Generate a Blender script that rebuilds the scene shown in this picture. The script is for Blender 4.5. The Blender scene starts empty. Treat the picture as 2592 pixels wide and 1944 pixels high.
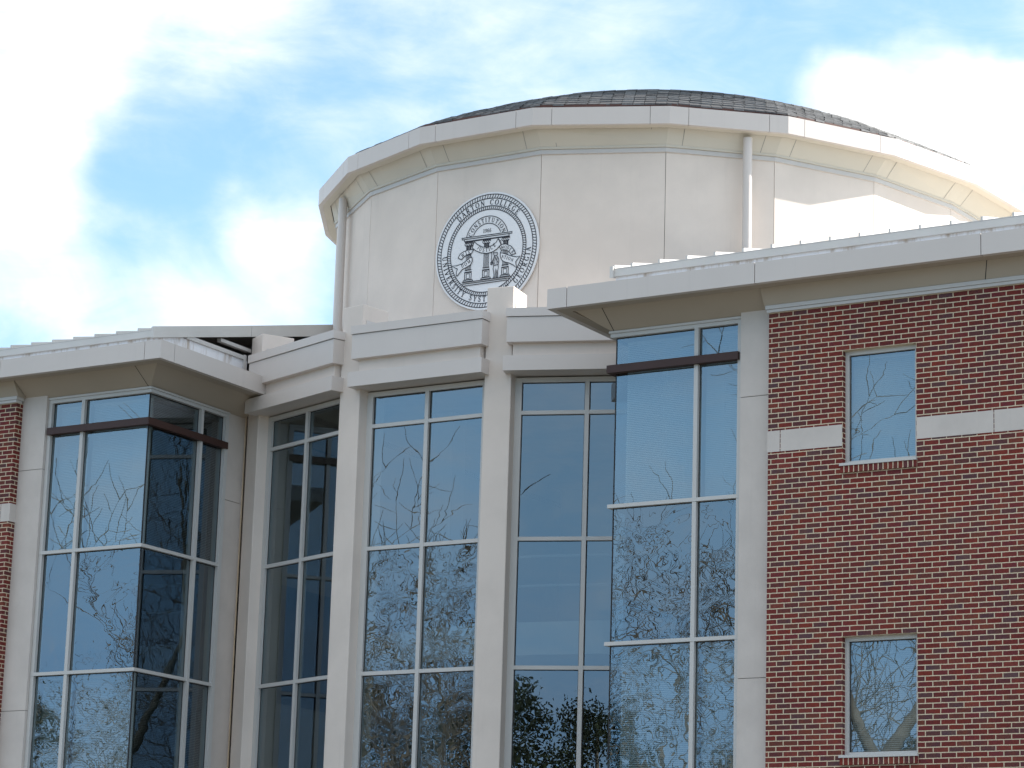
import bpy, bmesh, math, random
from mathutils import Vector, Matrix
rad = math.radians
S = bpy.context.scene
col = S.collection

# ------------------------------------------------------------------ camera
yaw, pitch, roll = rad(31.402), rad(13.338), rad(1.741)
fw = Vector((-math.sin(yaw)*math.cos(pitch), math.cos(yaw)*math.cos(pitch), math.sin(pitch)))
rt = Vector((math.cos(yaw), math.sin(yaw), 0)); up = rt.cross(fw)
rt2 = rt*math.cos(roll) + up*math.sin(roll); up2 = up*math.cos(roll) - rt*math.sin(roll)
cd = bpy.data.cameras.new('camera'); cam = bpy.data.objects.new('camera', cd); col.objects.link(cam)
m = Matrix((rt2, up2, -fw)).transposed().to_4x4(); m.translation = Vector((14.3444, -31.6766, 1.65))
cam.matrix_world = m
cd.sensor_width = 36; cd.lens = 96.82; cd.clip_start = 0.5; cd.clip_end = 2000
S.camera = cam
S.view_settings.view_transform = 'Standard'; S.view_settings.look = 'None'
S.view_settings.exposure = 0.92; S.view_settings.gamma = 1

# ------------------------------------------------------------------ sky and sun
SUN_AZ, SUN_EL = 48.0, 33.5      # azimuth from +Y towards +X
W = bpy.data.worlds.new('World'); S.world = W; W.use_nodes = True
nt = W.node_tree; nt.nodes.clear()
def N(t, **kw):
    n = nt.nodes.new(t)
    for k, v in kw.items(): setattr(n, k, v)
    return n
def lk(a, b): nt.links.new(a, b)
def val(x, sock):
    if isinstance(x, (int, float)): sock.default_value = x
    else: lk(x, sock)
def math_(op, a, b=0.0):
    n = N('ShaderNodeMath', operation=op); val(a, n.inputs[0]); val(b, n.inputs[1]); return n.outputs[0]
def vmath(op, a, b=None, s=None):
    n = N('ShaderNodeVectorMath', operation=op)
    for x, k in ((a, 0), (b, 1)):
        if x is None: continue
        if isinstance(x, tuple): n.inputs[k].default_value = x
        else: lk(x, n.inputs[k])
    if s is not None: n.inputs['Scale'].default_value = s
    return n.outputs['Value'] if op == 'DOT_PRODUCT' else n.outputs[0]
def noise(vec, scale, detail=6, rough=.55, dist=0.0):
    n = N('ShaderNodeTexNoise'); lk(vec, n.inputs['Vector'])
    n.inputs['Scale'].default_value = scale; n.inputs['Detail'].default_value = detail
    n.inputs['Roughness'].default_value = rough; n.inputs['Distortion'].default_value = dist
    return n
def maprange(x, a, b, c=0., d=1., kind='SMOOTHSTEP'):
    n = N('ShaderNodeMapRange', interpolation_type=kind); val(x, n.inputs['Value'])
    for k, v in zip(('From Min', 'From Max', 'To Min', 'To Max'), (a, b, c, d)): n.inputs[k].default_value = v
    return n.outputs['Result']
sky = N('ShaderNodeTexSky', sky_type='NISHITA'); sky.sun_disc = False
sky.sun_elevation = rad(SUN_EL); sky.sun_rotation = rad(SUN_AZ)
sky.air_density = 1.0; sky.dust_density = 0.4; sky.ozone_density = 1.5
tc = N('ShaderNodeTexCoord'); d0 = tc.outputs['Generated']
wob = noise(d0, 9, 5, .6)
dd = vmath('ADD', d0, vmath('SCALE', vmath('SUBTRACT', wob.outputs['Color'], (.5, .5, .5)), s=.055))
dd = vmath('NORMALIZE', dd)
# clouds: (azimuth, elevation, radius in degrees, weight) as they stood in that sky
LOBES = [(-42.6,19.8,2.45,1.0),(-42.0,17.2,1.25,.85),(-42.4,14.8,1.6,.6),(-39.2,19.8,2.14,.45),(-39.6,14.0,1.9,.5),
 (-37.2,14.7,1.5,.5),(-36.4,16.5,1.07,.45),(-35.9,15.5,1.07,.45),(-42.0,16.1,1.64,.15),(-22.7,18.9,1.56,1.1),(-24.4,19.4,.99,.9),
 (-21.4,18.2,1.64,1.1),(-20.8,18.6,1.07,.8),(-23.4,17.9,1.32,.8),(-31.2,20.6,1.81,.3),(-28.6,20.4,1.32,.25),(-37.3,20.7,1.32,.3),
 (-35.0,19.1,1.4,.18),(-33.8,20.6,1.23,.2),(-22.5,20.8,1.64,-.35),(-34.1,17.8,1.23,-.1),(-38.5,17.0,1.56,-.35),(-37.9,18.3,1.32,-.2),
 (-41.9,13.6,.74,-.5),(-20.5,17.6,.49,-.7),(-36.1,19.9,1.07,-.2),(-26.6,20.9,1.48,-.1)]
tot = None
for az, el, r, w in LOBES:
    a, e = rad(az), rad(el)
    v = (math.sin(a)*math.cos(e), math.cos(a)*math.cos(e), math.sin(e))
    g = maprange(vmath('DOT_PRODUCT', dd, v), math.cos(rad(r*1.55)), math.cos(rad(r*.1)), 0, w*.62)
    tot = g if tot is None else math_('ADD', tot, g)
stretch = vmath('MULTIPLY', d0, (1, 1, 2.2))
n1 = noise(stretch, 6.5, 10, .6, 1.0).outputs['Fac']
n3 = noise(stretch, 26, 8, .62, .8).outputs['Fac']
n2 = noise(stretch, 2.1, 5, .55, .3).outputs['Fac']
sepz = N('ShaderNodeSeparateXYZ'); lk(d0, sepz.inputs[0])
high_cloud_fill = maprange(sepz.outputs['Z'], .38, .60, 0, .75)  # unseen cloud cover added overhead to whiten and brighten the ambient light
fac = math_('ADD', math_('ADD', tot, math_('ADD', math_('MULTIPLY', math_('SUBTRACT', n1, .47), 1.5), math_('MULTIPLY', math_('SUBTRACT', n3, .5), .6))), math_('ADD', math_('MULTIPLY', math_('SUBTRACT', n2, .5), .5), high_cloud_fill))
fac = maprange(fac, -.34, 1.18, .03, 1)
mix = N('ShaderNodeMix', data_type='RGBA')
lk(fac, mix.inputs['Factor'])
tint = N('ShaderNodeMix', data_type='RGBA', blend_type='MULTIPLY'); tint.inputs['Factor'].default_value = 1
lk(sky.outputs[0], tint.inputs['A'])
lowt = N('ShaderNodeMix', data_type='RGBA'); lk(maprange(sepz.outputs['Z'], .07, .23), lowt.inputs['Factor'])
lowt.inputs['A'].default_value = (.38, .53, .76, 1); lowt.inputs['B'].default_value = (.94, 1.10, 1.08, 1); lk(lowt.outputs['Result'], tint.inputs['B'])
lk(tint.outputs['Result'], mix.inputs['A']); mix.inputs['B'].default_value = (5.7, 5.7, 5.75, 1)
bg = N('ShaderNodeBackground'); bg.inputs['Strength'].default_value = 0.13
lk(mix.outputs['Result'], bg.inputs['Color'])
out = N('ShaderNodeOutputWorld'); lk(bg.outputs[0], out.inputs[0])

sd = bpy.data.lights.new('sun', 'SUN'); sd.energy = 5.0; sd.angle = rad(.5); sd.color = (1.0, .95, .88)
sun = bpy.data.objects.new('sun', sd); col.objects.link(sun)
svec = Vector((math.sin(rad(SUN_AZ))*math.cos(rad(SUN_EL)), math.cos(rad(SUN_AZ))*math.cos(rad(SUN_EL)), math.sin(rad(SUN_EL))))
sun.rotation_euler = svec.to_track_quat('Z', 'Y').to_euler(); sun.location = svec*80

# ------------------------------------------------------------------ materials
def newmat(name):
    global nt
    mt = bpy.data.materials.new(name); mt.use_nodes = True; nt = mt.node_tree; nt.nodes.clear()
    return mt
def finish(shader):
    o = N('ShaderNodeOutputMaterial'); lk(shader, o.inputs[0])
def mixc(f, a, b, bt='MIX'):
    n = N('ShaderNodeMix', data_type='RGBA', blend_type=bt); val(f, n.inputs['Factor'])
    for x, k in ((a, 'A'), (b, 'B')):
        if isinstance(x, tuple): n.inputs[k].default_value = (*x, 1)
        else: lk(x, n.inputs[k])
    return n.outputs['Result']
def bsdf(color, rough=.6, metal=0.0, spec=.5, normal=None):
    b = N('ShaderNodeBsdfPrincipled')
    if isinstance(color, tuple): b.inputs['Base Color'].default_value = (*color, 1)
    else: lk(color, b.inputs['Base Color'])
    val(rough, b.inputs['Roughness']); b.inputs['Metallic'].default_value = metal
    b.inputs['Specular IOR Level'].default_value = spec
    if normal: lk(normal, b.inputs['Normal'])
    return b.outputs[0]
def bump(h, strength=.3, dist=.01):
    b = N('ShaderNodeBump'); b.inputs['Strength'].default_value = strength; b.inputs['Distance'].default_value = dist
    lk(h, b.inputs['Height']); return b.outputs[0]
def pos(): return N('ShaderNodeNewGeometry').outputs['Position']
def plain(name, c, rough=.6, var=.05, scale=1.2, bscale=None, bstr=.2, metal=0.0, spec=.4, streak=0.0):
    mt = newmat(name); p = pos()
    n = noise(p, scale, 6, .6).outputs['Fac']
    lo = tuple(x*(1-var) for x in c); hi = tuple(min(1, x*(1+var)) for x in c)
    cc = mixc(maprange(n, .3, .7), lo, hi)
    if streak:
        s = noise(vmath('MULTIPLY', p, (6, 6, .30)), 1.0, 8, .7).outputs['Fac']
        cc = mixc(maprange(s, .55, .75, 0, streak), cc, tuple(x*.62 for x in c))
    nn = None
    if bscale: nn = bump(noise(p, bscale, 3, .6).outputs['Fac'], bstr, .004)
    finish(bsdf(cc, rough, metal, spec, nn)); return mt
M = {}
M['stucco'] = plain('stucco', (.755, .665, .59), .85, .055, .9, 90, .35, streak=.14)
M['pier'] = plain('pier_stucco', (.715, .635, .57), .85, .045, 1.1, 90, .35, streak=.20)
M['panel'] = plain('painted_panel', (.635, .58, .54), .42, .025, .7, spec=.35, streak=.10)
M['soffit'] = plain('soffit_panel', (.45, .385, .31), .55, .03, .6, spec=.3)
M['soffit_bounce'] = plain('soffit_panel_bounce_lit', (.62, .57, .48), .55, .03, .6, spec=.3)  # drum soffit: same panel, light bounced off the roofs put into its colour
M['trim'] = plain('aluminium_trim', (.58, .555, .53), .45, .02, 1.5)
M['frame'] = plain('window_frame', (.56, .55, .53), .42, .02, 1.0)
M['roofmetal'] = plain('standing_seam_metal', (.60, .58, .55), .40, .04, 1.3)
M['whitewall'] = plain('white_parapet', (.74, .73, .74), .7, .03, 1.5)
M['stone'] = plain('cast_stone', (.60, .545, .50), .8, .05, 2.0, 60, .25, streak=.15)
M['brown'] = plain('brown_metal', (.055, .024, .018), .5, .06, 3)
M['copper'] = plain('copper_flashing', (.10, .042, .03), .55, .2, 4)
M['dark'] = plain('sealant_dark', (.03, .03, .032), .8, .1, 3)
M['joint'] = plain('sealant_grey', (.27, .25, .23), .9, .1, 3)
M['tan'] = plain('sealant_tan', (.56, .44, .30), .8, .1, 3)
M['slate'] = plain('slate_dark', (.10, .10, .10), .6, .5, 7)
M['ground'] = plain('grass_ground', (.075, .070, .045), .95, .3, .6)
M['walk'] = plain('concrete_walk', (.30, .29, .27), .9, .06, .8)
M['bark'] = plain('bark', (.14, .115, .085), .95, .3, 4)
M['needles'] = plain('evergreen_leaf', (.035, .045, .012), .8, .5, .8)
M['inner'] = plain('interior_paint', (.74, .72, .68), .8, .03, .8)
M['ceil'] = plain('interior_ceiling', (.55, .55, .53), .9, .03, 1)
M['floor'] = plain('interior_floor', (.16, .15, .14), .8, .1, 1)
M['spandrel'] = plain('spandrel_backing', (.02, .028, .036), .6, .08, 1)
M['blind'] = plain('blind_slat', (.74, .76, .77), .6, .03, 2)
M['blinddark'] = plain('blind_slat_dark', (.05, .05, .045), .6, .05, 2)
M['disc'] = plain('seal_white', (.80, .80, .81), .5, .02, 1.5)
M['ink'] = plain('seal_ink', (.025, .025, .035), .6, .05, 5)

def brick_mat(soldier=False):
    mt = newmat('brick_soldier' if soldier else 'brick'); g = N('ShaderNodeNewGeometry')
    s = N('ShaderNodeSeparateXYZ'); lk(g.outputs['Position'], s.inputs[0])
    c = N('ShaderNodeCombineXYZ')
    lk(math_('ADD', s.outputs['X'], s.outputs['Y']), c.inputs['X']); lk(math_('SUBTRACT', s.outputs['Z'], 10.41-.0677*160), c.inputs['Y'])
    wob_ = noise(g.outputs['Position'], 22, 3, .6)
    cv = vmath('ADD', c.outputs[0], vmath('SCALE', vmath('SUBTRACT', wob_.outputs['Color'], (.5, .5, .5)), s=.007))
    b = N('ShaderNodeTexBrick'); lk(cv, b.inputs['Vector'])
    b.offset = .5; b.offset_frequency = 2
    b.inputs['Scale'].default_value = 1; b.inputs['Brick Width'].default_value = .2032; b.inputs['Row Height'].default_value = .0677
    b.inputs['Mortar Size'].default_value = .0067; b.inputs['Mortar Smooth'].default_value = .15; b.inputs['Bias'].default_value = 0
    if soldier:
        b.offset = 0; b.inputs['Brick Width'].default_value = .0677; b.inputs['Row Height'].default_value = 5.0
    b.inputs['Color1'].default_value = (0, 0, 0, 1); b.inputs['Color2'].default_value = (1, 1, 1, 1); b.inputs['Mortar'].default_value = (0, 0, 0, 1)
    r = N('ShaderNodeValToRGB'); lk(b.outputs['Color'], r.inputs[0])
    e = r.color_ramp.elements; e[0].position = 0; e[0].color = (.125, .026, .024, 1); e[1].position = 1; e[1].color = (.105, .062, .064, 1)
    for p_, c_ in ((.15, (.175, .034, .026)), (.30, (.125, .030, .027)), (.45, (.150, .032, .034)), (.58, (.185, .048, .036)), (.70, (.135, .045, .034)), (.84, (.110, .036, .036)), (.95, (.10, .046, .048))):
        x = e.new(p_); x.color = (*c_, 1)
    fine = noise(g.outputs['Position'], 45, 4, .65).outputs['Fac']
    big = noise(g.outputs['Position'], .7, 4, .6).outputs['Fac']
    cc = mixc(1.0, r.outputs[0], mixc(maprange(fine, .25, .75), (.72, .72, .74), (1.25, 1.22, 1.2)), 'MULTIPLY')
    cc = mixc(1.0, cc, mixc(maprange(big, .3, .7), (.9, .9, .92), (1.08, 1.06, 1.04)), 'MULTIPLY')
    mid = noise(g.outputs['Position'], 9, 3, .6).outputs['Fac']
    cc = mixc(1.0, cc, mixc(maprange(mid, .3, .7), (.98, .95, 1.10), (1.22, 1.06, .88)), 'MULTIPLY')
    mo = mixc(maprange(fine, .3, .7), (.56, .46, .32), (.72, .61, .45))
    cc = mixc(b.outputs['Fac'], cc, mo)
    h = math_('SUBTRACT', math_('MULTIPLY', fine, .25), b.outputs['Fac'])
    finish(bsdf(cc, .85, 0, .25, bump(h, .55, .006))); return mt
M['brick'] = brick_mat(); M['soldier'] = brick_mat(True)

def glass_mat(name, refl, tint, wav, wscale=(1.2, 1.2, 1.8), gcol=(.74, .88, 1.0)):
    mt = newmat(name); g = N('ShaderNodeNewGeometry')
    p = vmath('MULTIPLY', g.outputs['Position'], wscale)
    h = noise(p, 1.0, 2, .45, .6).outputs['Fac']
    b = N('ShaderNodeBump'); b.inputs['Strength'].default_value = 1; b.inputs['Distance'].default_value = wav; lk(h, b.inputs['Height'])
    gl = N('ShaderNodeBsdfGlossy'); gl.inputs['Color'].default_value = (*gcol, 1); gl.inputs['Roughness'].default_value = 0.0
    lk(b.outputs[0], gl.inputs['Normal'])
    tr = N('ShaderNodeBsdfTransparent'); tr.inputs['Color'].default_value = (*tint, 1)
    lw = N('ShaderNodeLayerWeight'); lw.inputs['Blend'].default_value = .5
    f = math_('ADD', math_('MULTIPLY', math_('POWER', lw.outputs['Facing'], 5.0), .9), refl)
    mx = N('ShaderNodeMixShader'); lk(f, mx.inputs[0]); lk(tr.outputs[0], mx.inputs[1]); lk(gl.outputs[0], mx.inputs[2])
    finish(mx.outputs[0]); return mt
M['glass'] = glass_mat('glass_clear', .19, (.44, .50, .50), .0006)
M['glasswavy'] = glass_mat('glass_wavy', .18, (.44, .50, .50), .0026, (1.6, 1.6, 2.2))

# ------------------------------------------------------------------ mesh helpers
class MB:
    def __init__(s): s.v = []; s.f = []; s.mi = []
    def quad(s, *p, mi=0):
        k = len(s.v); s.v += [tuple(q) for q in p]; s.f.append(tuple(range(k, k+len(p)))); s.mi.append(mi); return s
    def hexa(s, b, t, mi=0):            # two matching rings, capped
        k = len(s.v); n = len(b); s.v += [tuple(q) for q in b] + [tuple(q) for q in t]
        s.f.append(tuple(range(k+n-1, k-1, -1))); s.f.append(tuple(range(k+n, k+2*n)))
        for i in range(n): s.f.append((k+i, k+(i+1) % n, k+n+(i+1) % n, k+n+i))
        s.mi += [mi]*(n+2); return s
    def box(s, x0, x1, y0, y1, z0, z1, mi=0):
        return s.hexa([(x0,y0,z0),(x1,y0,z0),(x1,y1,z0),(x0,y1,z0)], [(x0,y0,z1),(x1,y0,z1),(x1,y1,z1),(x0,y1,z1)], mi)
    def prism(s, poly, z0, z1, mi=0):
        return s.hexa([(x,y,z0) for x,y in poly], [(x,y,z1) for x,y in poly], mi)
    def fbox(s, ang, t0, t1, D0, D1, z0, z1, mi=0, c=None):
        p = [fpt(ang, t, D, 0, c) for t, D in ((t0,D1),(t1,D1),(t1,D0),(t0,D0))]
        return s.prism([(q[0],q[1]) for q in p], z0, z1, mi)
    def tube(s, pts, rads, n=6, cap=True):
        rings = []
        for i, p in enumerate(pts):
            a = Vector(pts[max(0, i-1)]); b = Vector(pts[min(len(pts)-1, i+1)]); dv = (b-a).normalized()
            u = dv.orthogonal().normalized(); w = dv.cross(u); k = len(s.v)
            for j in range(n):
                th = 2*math.pi*j/n; q = Vector(p) + (u*math.cos(th) + w*math.sin(th))*rads[i]; s.v.append(tuple(q))
            rings.append(k)
        for a, b in zip(rings, rings[1:]):
            for j in range(n): s.f.append((a+j, a+(j+1) % n, b+(j+1) % n, b+j)); s.mi.append(0)
        return s
    def build(s, name, mats, parent=None, mirror=None, bevel=0, smooth=False):
        v = s.v
        if mirror is not None: v = [(2*mirror-x, y, z) for x, y, z in v]
        off = Vector(parent['_base']) if parent is not None and '_base' in parent else Vector((0,0,0))
        me = bpy.data.meshes.new(name); me.from_pydata([tuple(Vector(p)-off) for p in v], [], s.f)
        if not isinstance(mats, (list, tuple)): mats = [mats]
        for q in mats: me.materials.append(q)
        me.polygons.foreach_set('material_index', s.mi)
        bm = bmesh.new(); bm.from_mesh(me); bmesh.ops.recalc_face_normals(bm, faces=bm.faces); bm.to_mesh(me); bm.free()
        if smooth: me.shade_smooth()
        o = bpy.data.objects.new(name, me); col.objects.link(o)
        if parent is not None: o.parent = parent
        if bevel:
            b = o.modifiers.new('bevel', 'BEVEL'); b.width = bevel; b.segments = 2; b.limit_method = 'ANGLE'
        if parent is not None and '_base' in parent: o['_base'] = parent['_base']
        return o
def thing(name, loc, label, cat, group=None):
    o = bpy.data.objects.new(name, None); col.objects.link(o); o.location = loc; o.empty_display_size = .5
    o['_base'] = tuple(loc); o['label'] = label; o['category'] = cat
    if group: o['group'] = group
    return o
XC, CY = -7.526, 9.02                  # centre of the lower rotunda; mirror axis of the two wings
def fpt(ang, t, D, z, c=None):
    a = rad(ang); cx, cy = c or (XC, CY)
    return (cx + math.sin(a)*D + math.cos(a)*t, cy - math.cos(a)*D + math.sin(a)*t, z)

def pane_mb(a, b, n, za, zb, w=.013):
    """one pane between plan points a and b (n points outdoors) with a dark border, part gasket, part painted inner shadow of the frame"""
    a, b, n = Vector(a), Vector(b), Vector(n); d = (b-a).normalized(); q = MB()
    v = lambda p, z, o=0.0: (p.x+n.x*o, p.y+n.y*o, z)
    q.quad(v(a,za), v(b,za), v(b,zb), v(a,zb))
    for p0, p1, z0, z1 in ((a, a+d*w, za, zb), (b-d*w, b, za, zb), (a+d*w, b-d*w, zb-w, zb), (a+d*w, b-d*w, za, za+w*.7)):
        q.quad(v(p0,z0,.003), v(p1,z0,.003), v(p1,z1,.003), v(p0,z1,.003), mi=1)
    return q
# ------------------------------------------------------------------ ground
g = MB().quad((-400,-400,0),(400,-400,0),(400,400,0),(-400,400,0)).build('ground', M['ground']); g['kind'] = 'structure'
g = MB().quad((-30,-14,.004),(20,-14,.004),(20,-3,.004),(-30,-3,.004)).build('pavement', M['walk']); g['kind'] = 'structure'

# ------------------------------------------------------------------ the two brick wings
TR = [8.65, 6.785, 4.905, 3.03, 1.15]          # transom centres
ROWS = [(8.675, 10.998), (6.81, 8.625), (4.93, 6.76), (3.055, 4.88), (1.175, 3.005), (.1, 1.125)]
def lin(y, y0, z0, y1, z1): return z0 + (z1-z0)*(y-y0)/(y1-y0)
def wing(side, label):
    mir = None if side > 0 else XC
    base = (5.0 if side > 0 else 2*XC-5.0, 6.0, 0)
    root = thing('brick_wing', base, label, 'building', 'brick wings either side of the rotunda')
    P = lambda mb, name, mat, parent=None, **k: mb.build(name, mat, parent or root, mirror=mir, **k)
    XL, XR = -1.06, 14.0
    wins = [(x0, x0+1.016, z0, z0+1.525) for x0 in (0, 4.064, 8.128) for z0 in (8.885, 5.165, 1.44)]
    # --- brick wall with openings, reveals and its corner return
    b = MB(); xs = sorted({XL, XR, *[w[0] for w in wins], *[w[1] for w in wins]}); zs = sorted({0, 11.03, *[w[2] for w in wins], *[w[3] for w in wins]})
    for xa, xb in zip(xs, xs[1:]):
        for za, zb in zip(zs, zs[1:]):
            if any(w[0] <= xa < w[1] and w[2] <= za < w[3] for w in wins): continue
            b.quad((xa,0,za),(xb,0,za),(xb,0,zb),(xa,0,zb))
    for x0, x1, z0, z1 in wins:
        b.quad((x0,0,z0),(x0,.16,z0),(x0,.16,z1),(x0,0,z1)); b.quad((x1,0,z0),(x1,.16,z0),(x1,.16,z1),(x1,0,z1))
        b.quad((x0,0,z1),(x1,0,z1),(x1,.16,z1),(x0,.16,z1)); b.quad((x0,0,z0),(x1,0,z0),(x1,.16,z0),(x0,.16,z0))
    b.quad((XL,0,0),(XL,.3,0),(XL,.3,11.03),(XL,0,11.03))
    b.quad((XR,0,0),(XR,14,0),(XR,14,11.9),(XR,0,11.9)); b.quad((-3.3,14,0),(XR,14,0),(XR,14,11.9),(-3.3,14,11.9))
    P(b, 'brick_wall', M['brick'])
    # --- stone band, broken by the windows and by open joints
    b = MB(); cuts = [XL-.016, -.883, 0, None, 1.016, 2.055, 4.064, None, 5.08, 6.6, 8.128, None, 9.144, 12, XR]
    for a, c_ in zip(cuts, cuts[1:]):
        if a is None or c_ is None: continue
        P(MB().box(a+.006, c_-.006, -.006, .05 if a != XL-.016 else .145, 9.151, 9.431), 'band_stone', M['stone'])
    # --- punched windows
    for i, (x0, x1, z0, z1) in enumerate(wins):
        f = MB(); y0, y1 = .085, .15
        f.box(x0, x0+.05, y0, y1, z0+.04, z1); f.box(x1-.05, x1, y0, y1, z0+.04, z1)
        f.box(x0+.05, x1-.05, y0, y1, z1-.055, z1); f.box(x0+.05, x1-.05, y0, y1, z0+.04, z0+.075)
        wn = P(f, 'window', M['frame'])
        P(pane_mb((x0+.05,.125), (x1-.05,.125), (0,-1), z0+.075, z1-.055), 'pane', [M['glass'], M['dark']], wn)
        P(MB().box(x0-.03, x1+.012, -.045, .16, z0-.004, z0+.03), 'metal_sill', M['frame'], wn)
        P(MB().box(x0-.02, x1+.012, -.032, .10, z0-.092, z0-.005), 'brick_sill', M['soldier'], wn)
        s = MB(); z = z0+.10
        while z < z1-.09:
            s.quad((x0+.06,.205,z),(x1-.06,.205,z),(x1-.06,.219,z+.019),(x0+.06,.219,z+.019)); z += .0254
        s.box(x0+.055, x1-.055, .19, .235, z1-.10, z1-.06)
        for xx in (x0+.16, x1-.165): s.box(xx-.02, xx+.02, .17, .19, z1-.085, z1-.065)
        P(s, 'blind', M['blind'], wn)
        bx = MB().box(x0-.3, x1+.3, .35, 2.5, z0-.3, z1+.2)
        P(bx, 'room', M['inner'], wn)
    # --- pilaster beside the glass
    b = MB()
    for za, zb in ((0, 2.5), (2.51, 6.23), (6.24, 9.955), (9.965, 11.2)): b.box(-1.54, XL+.02, .139, .5, za, zb)
    pl = P(b, 'pilaster', M['stone'])
    P(MB().box(-1.53, XL, .15, .48, 0, 11.1), 'joint', M['joint'], pl)
    # --- corner glass bay
    f = MB()
    f.box(-1.61, -1.545, .19, .33, .05, 10.998); f.box(-2.26, -2.20, .19, .33, .05, 10.998)          # jamb and mullion, front
    f.box(-3.50, -1.545, .19, .33, 10.998, 11.05); f.box(-3.55, -3.36, .187, 2.15, 10.9985, 11.0495)      # heads
    f.box(-3.55, -3.36, 1.455, 1.515, .05, 10.998); f.box(-3.55, -3.36, 2.08, 2.16, .05, 10.998)
    f.box(-3.50, -1.545, .17, .33, 11.052, 11.085); f.box(-3.565, -3.36, .165, 2.16, 11.0525, 11.0845)
    bay = P(f, 'glass_bay', M['frame'])
    t = [MB().box(-3.535, -1.545, .185, .34, z-.025, z+.025).box(-3.545, -3.36, .186, 2.15, z-.0245, z+.0245) for z in TR]
    for q in t: P(q, 'transom', M['frame'], bay)
    P(MB().box(-3.49, -3.475, .245, .262, .05, 10.998), 'corner_seal', M['dark'], bay)
    P(MB().box(-3.56, -1.58, .135, .24, 10.492, 10.60).box(-3.575, -3.47, .137, 2.135, 10.493, 10.599), 'brown_bar', M['brown'], bay)
    for za, zb in ROWS:
        mt = M['glasswavy'] if zb < 8.7 else M['glass']
        for xa, xb in ((-3.486, -2.23), (-2.23, -1.58)):
            P(pane_mb((xa + (.03 if xa > -3 else 0),.25), (xb-.03,.25), (0,-1), za, zb), 'pane', [mt, M['dark']], bay)
        for ya, yb in ((.25, 1.485), (1.485, 2.11)):
            P(pane_mb((-3.486,ya + (.03 if ya > 1 else 0)), (-3.486,yb-.03), (-1,0), za, zb), 'pane', [M['glass'], M['dark']], bay)
    for x0, x1, y, lo, hi in ((-3.40, -2.27, .42, 8.72, 10.93), (-2.19, -1.62, .42, 8.72, 10.93), (-3.40, -2.27, .42, 4.95, 6.72), (-2.19, -1.62, .42, 4.95, 6.72)):
        b = MB(); z = lo
        while z < hi: b.quad((x0,y,z),(x1,y,z),(x1,y+.012,z+.0215),(x0,y+.012,z+.0215)); z += .0254
        b.box(x0, x1, y-.01, y+.03, hi, hi+.04)
        for xx in (x0+.1, x1-.1): b.box(xx-.02, xx+.02, y-.03, y-.012, hi+.005, hi+.025)
        P(b, 'blind', M['blind'], bay)
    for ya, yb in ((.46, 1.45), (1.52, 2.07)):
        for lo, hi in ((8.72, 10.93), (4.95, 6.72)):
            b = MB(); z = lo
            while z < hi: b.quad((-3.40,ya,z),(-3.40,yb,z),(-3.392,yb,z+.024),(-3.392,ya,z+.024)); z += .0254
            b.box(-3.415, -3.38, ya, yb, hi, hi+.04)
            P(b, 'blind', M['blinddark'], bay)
    P(MB().box(-3.36, -1.5, .36, .40, 6.80, 8.64).box(-3.36, -3.32, .40, 2.3, 6.80, 8.64), 'spandrel_panel', M['spandrel'], bay)
    # --- rooms behind the bay
    i = MB(); 
    for z0, z1 in ((6.75, 8.66), (2.9, 4.9)): i.box(-3.30, 1.0, .45, 6, z0, z1)
    P(i, 'floor_slab', M['ceil'])
    P(MB().box(-3.3, 13, .5, 6, 11.03, 11.06), 'ceiling', M['ceil'])
    P(MB().box(-3.3, 1.0, 6, 6.1, 0, 11.03).box(-1.3, -1.2, .5, 6, 0, 11.03).box(-2.75, -2.35, 1.3, 1.7, 0, 11.02), 'inner_wall', M['inner'])
    # --- plain wall between the bay and the rotunda
    sw = P(MB().box(-3.52, -3.30, 2.165, 2.62, 0, 9.7).box(-3.52, -3.30, 2.165, 2.62, 9.71, 11.3), 'side_wall', M['stone'])
    P(MB().box(-3.50, -3.32, 2.17, 2.61, 9.6, 9.8), 'joint', M['joint'], sw)
    P(MB().box(-3.54, -3.50, 2.62, 2.63, 0, 11.2), 'sealant_line', M['tan'], sw)
    P(MB().box(-3.30, -3.2, 2.62, 14, 0, 11.9), 'party_wall', M['stucco'])
    # --- eave: fascia, lip, soffit
    b = MB(); cuts = [-4.197, -3.89, -1.055, 2.08, 5.2, 8.3, 11.4, XR]
    for k, (a, c_) in enumerate(zip(cuts, cuts[1:])):
        a2 = a if k == 0 else a+.005
        b.box(a2, c_-.005, -.45, -.36, 11.323, 11.604)
    for ya, yb in ((-.36, -.124), (-.114, 2.35)): b.box(-4.197, -4.11, ya, yb, 11.323, 11.604)
    fa = P(b, 'eave_fascia', M['panel'])
    P(MB().box(-4.18, XR, -.435, -.30, 11.335, 11.595).box(-4.185, -4.0, -.36, 2.34, 11.3355, 11.5955), 'joint', M['dark'], fa)
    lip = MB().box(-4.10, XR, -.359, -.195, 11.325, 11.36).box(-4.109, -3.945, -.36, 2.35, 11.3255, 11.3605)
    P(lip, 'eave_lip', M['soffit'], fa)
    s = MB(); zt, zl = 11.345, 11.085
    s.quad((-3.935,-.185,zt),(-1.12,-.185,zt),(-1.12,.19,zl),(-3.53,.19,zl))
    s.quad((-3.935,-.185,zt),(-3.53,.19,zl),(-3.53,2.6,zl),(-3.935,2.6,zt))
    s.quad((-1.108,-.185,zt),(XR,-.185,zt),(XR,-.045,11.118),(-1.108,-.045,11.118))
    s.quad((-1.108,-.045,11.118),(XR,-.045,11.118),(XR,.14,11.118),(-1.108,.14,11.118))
    s.quad((-1.108,-.185,zt),(-1.108,-.045,11.118),(-1.108,.19,11.10),(-1.108,.19,zt))
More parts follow.
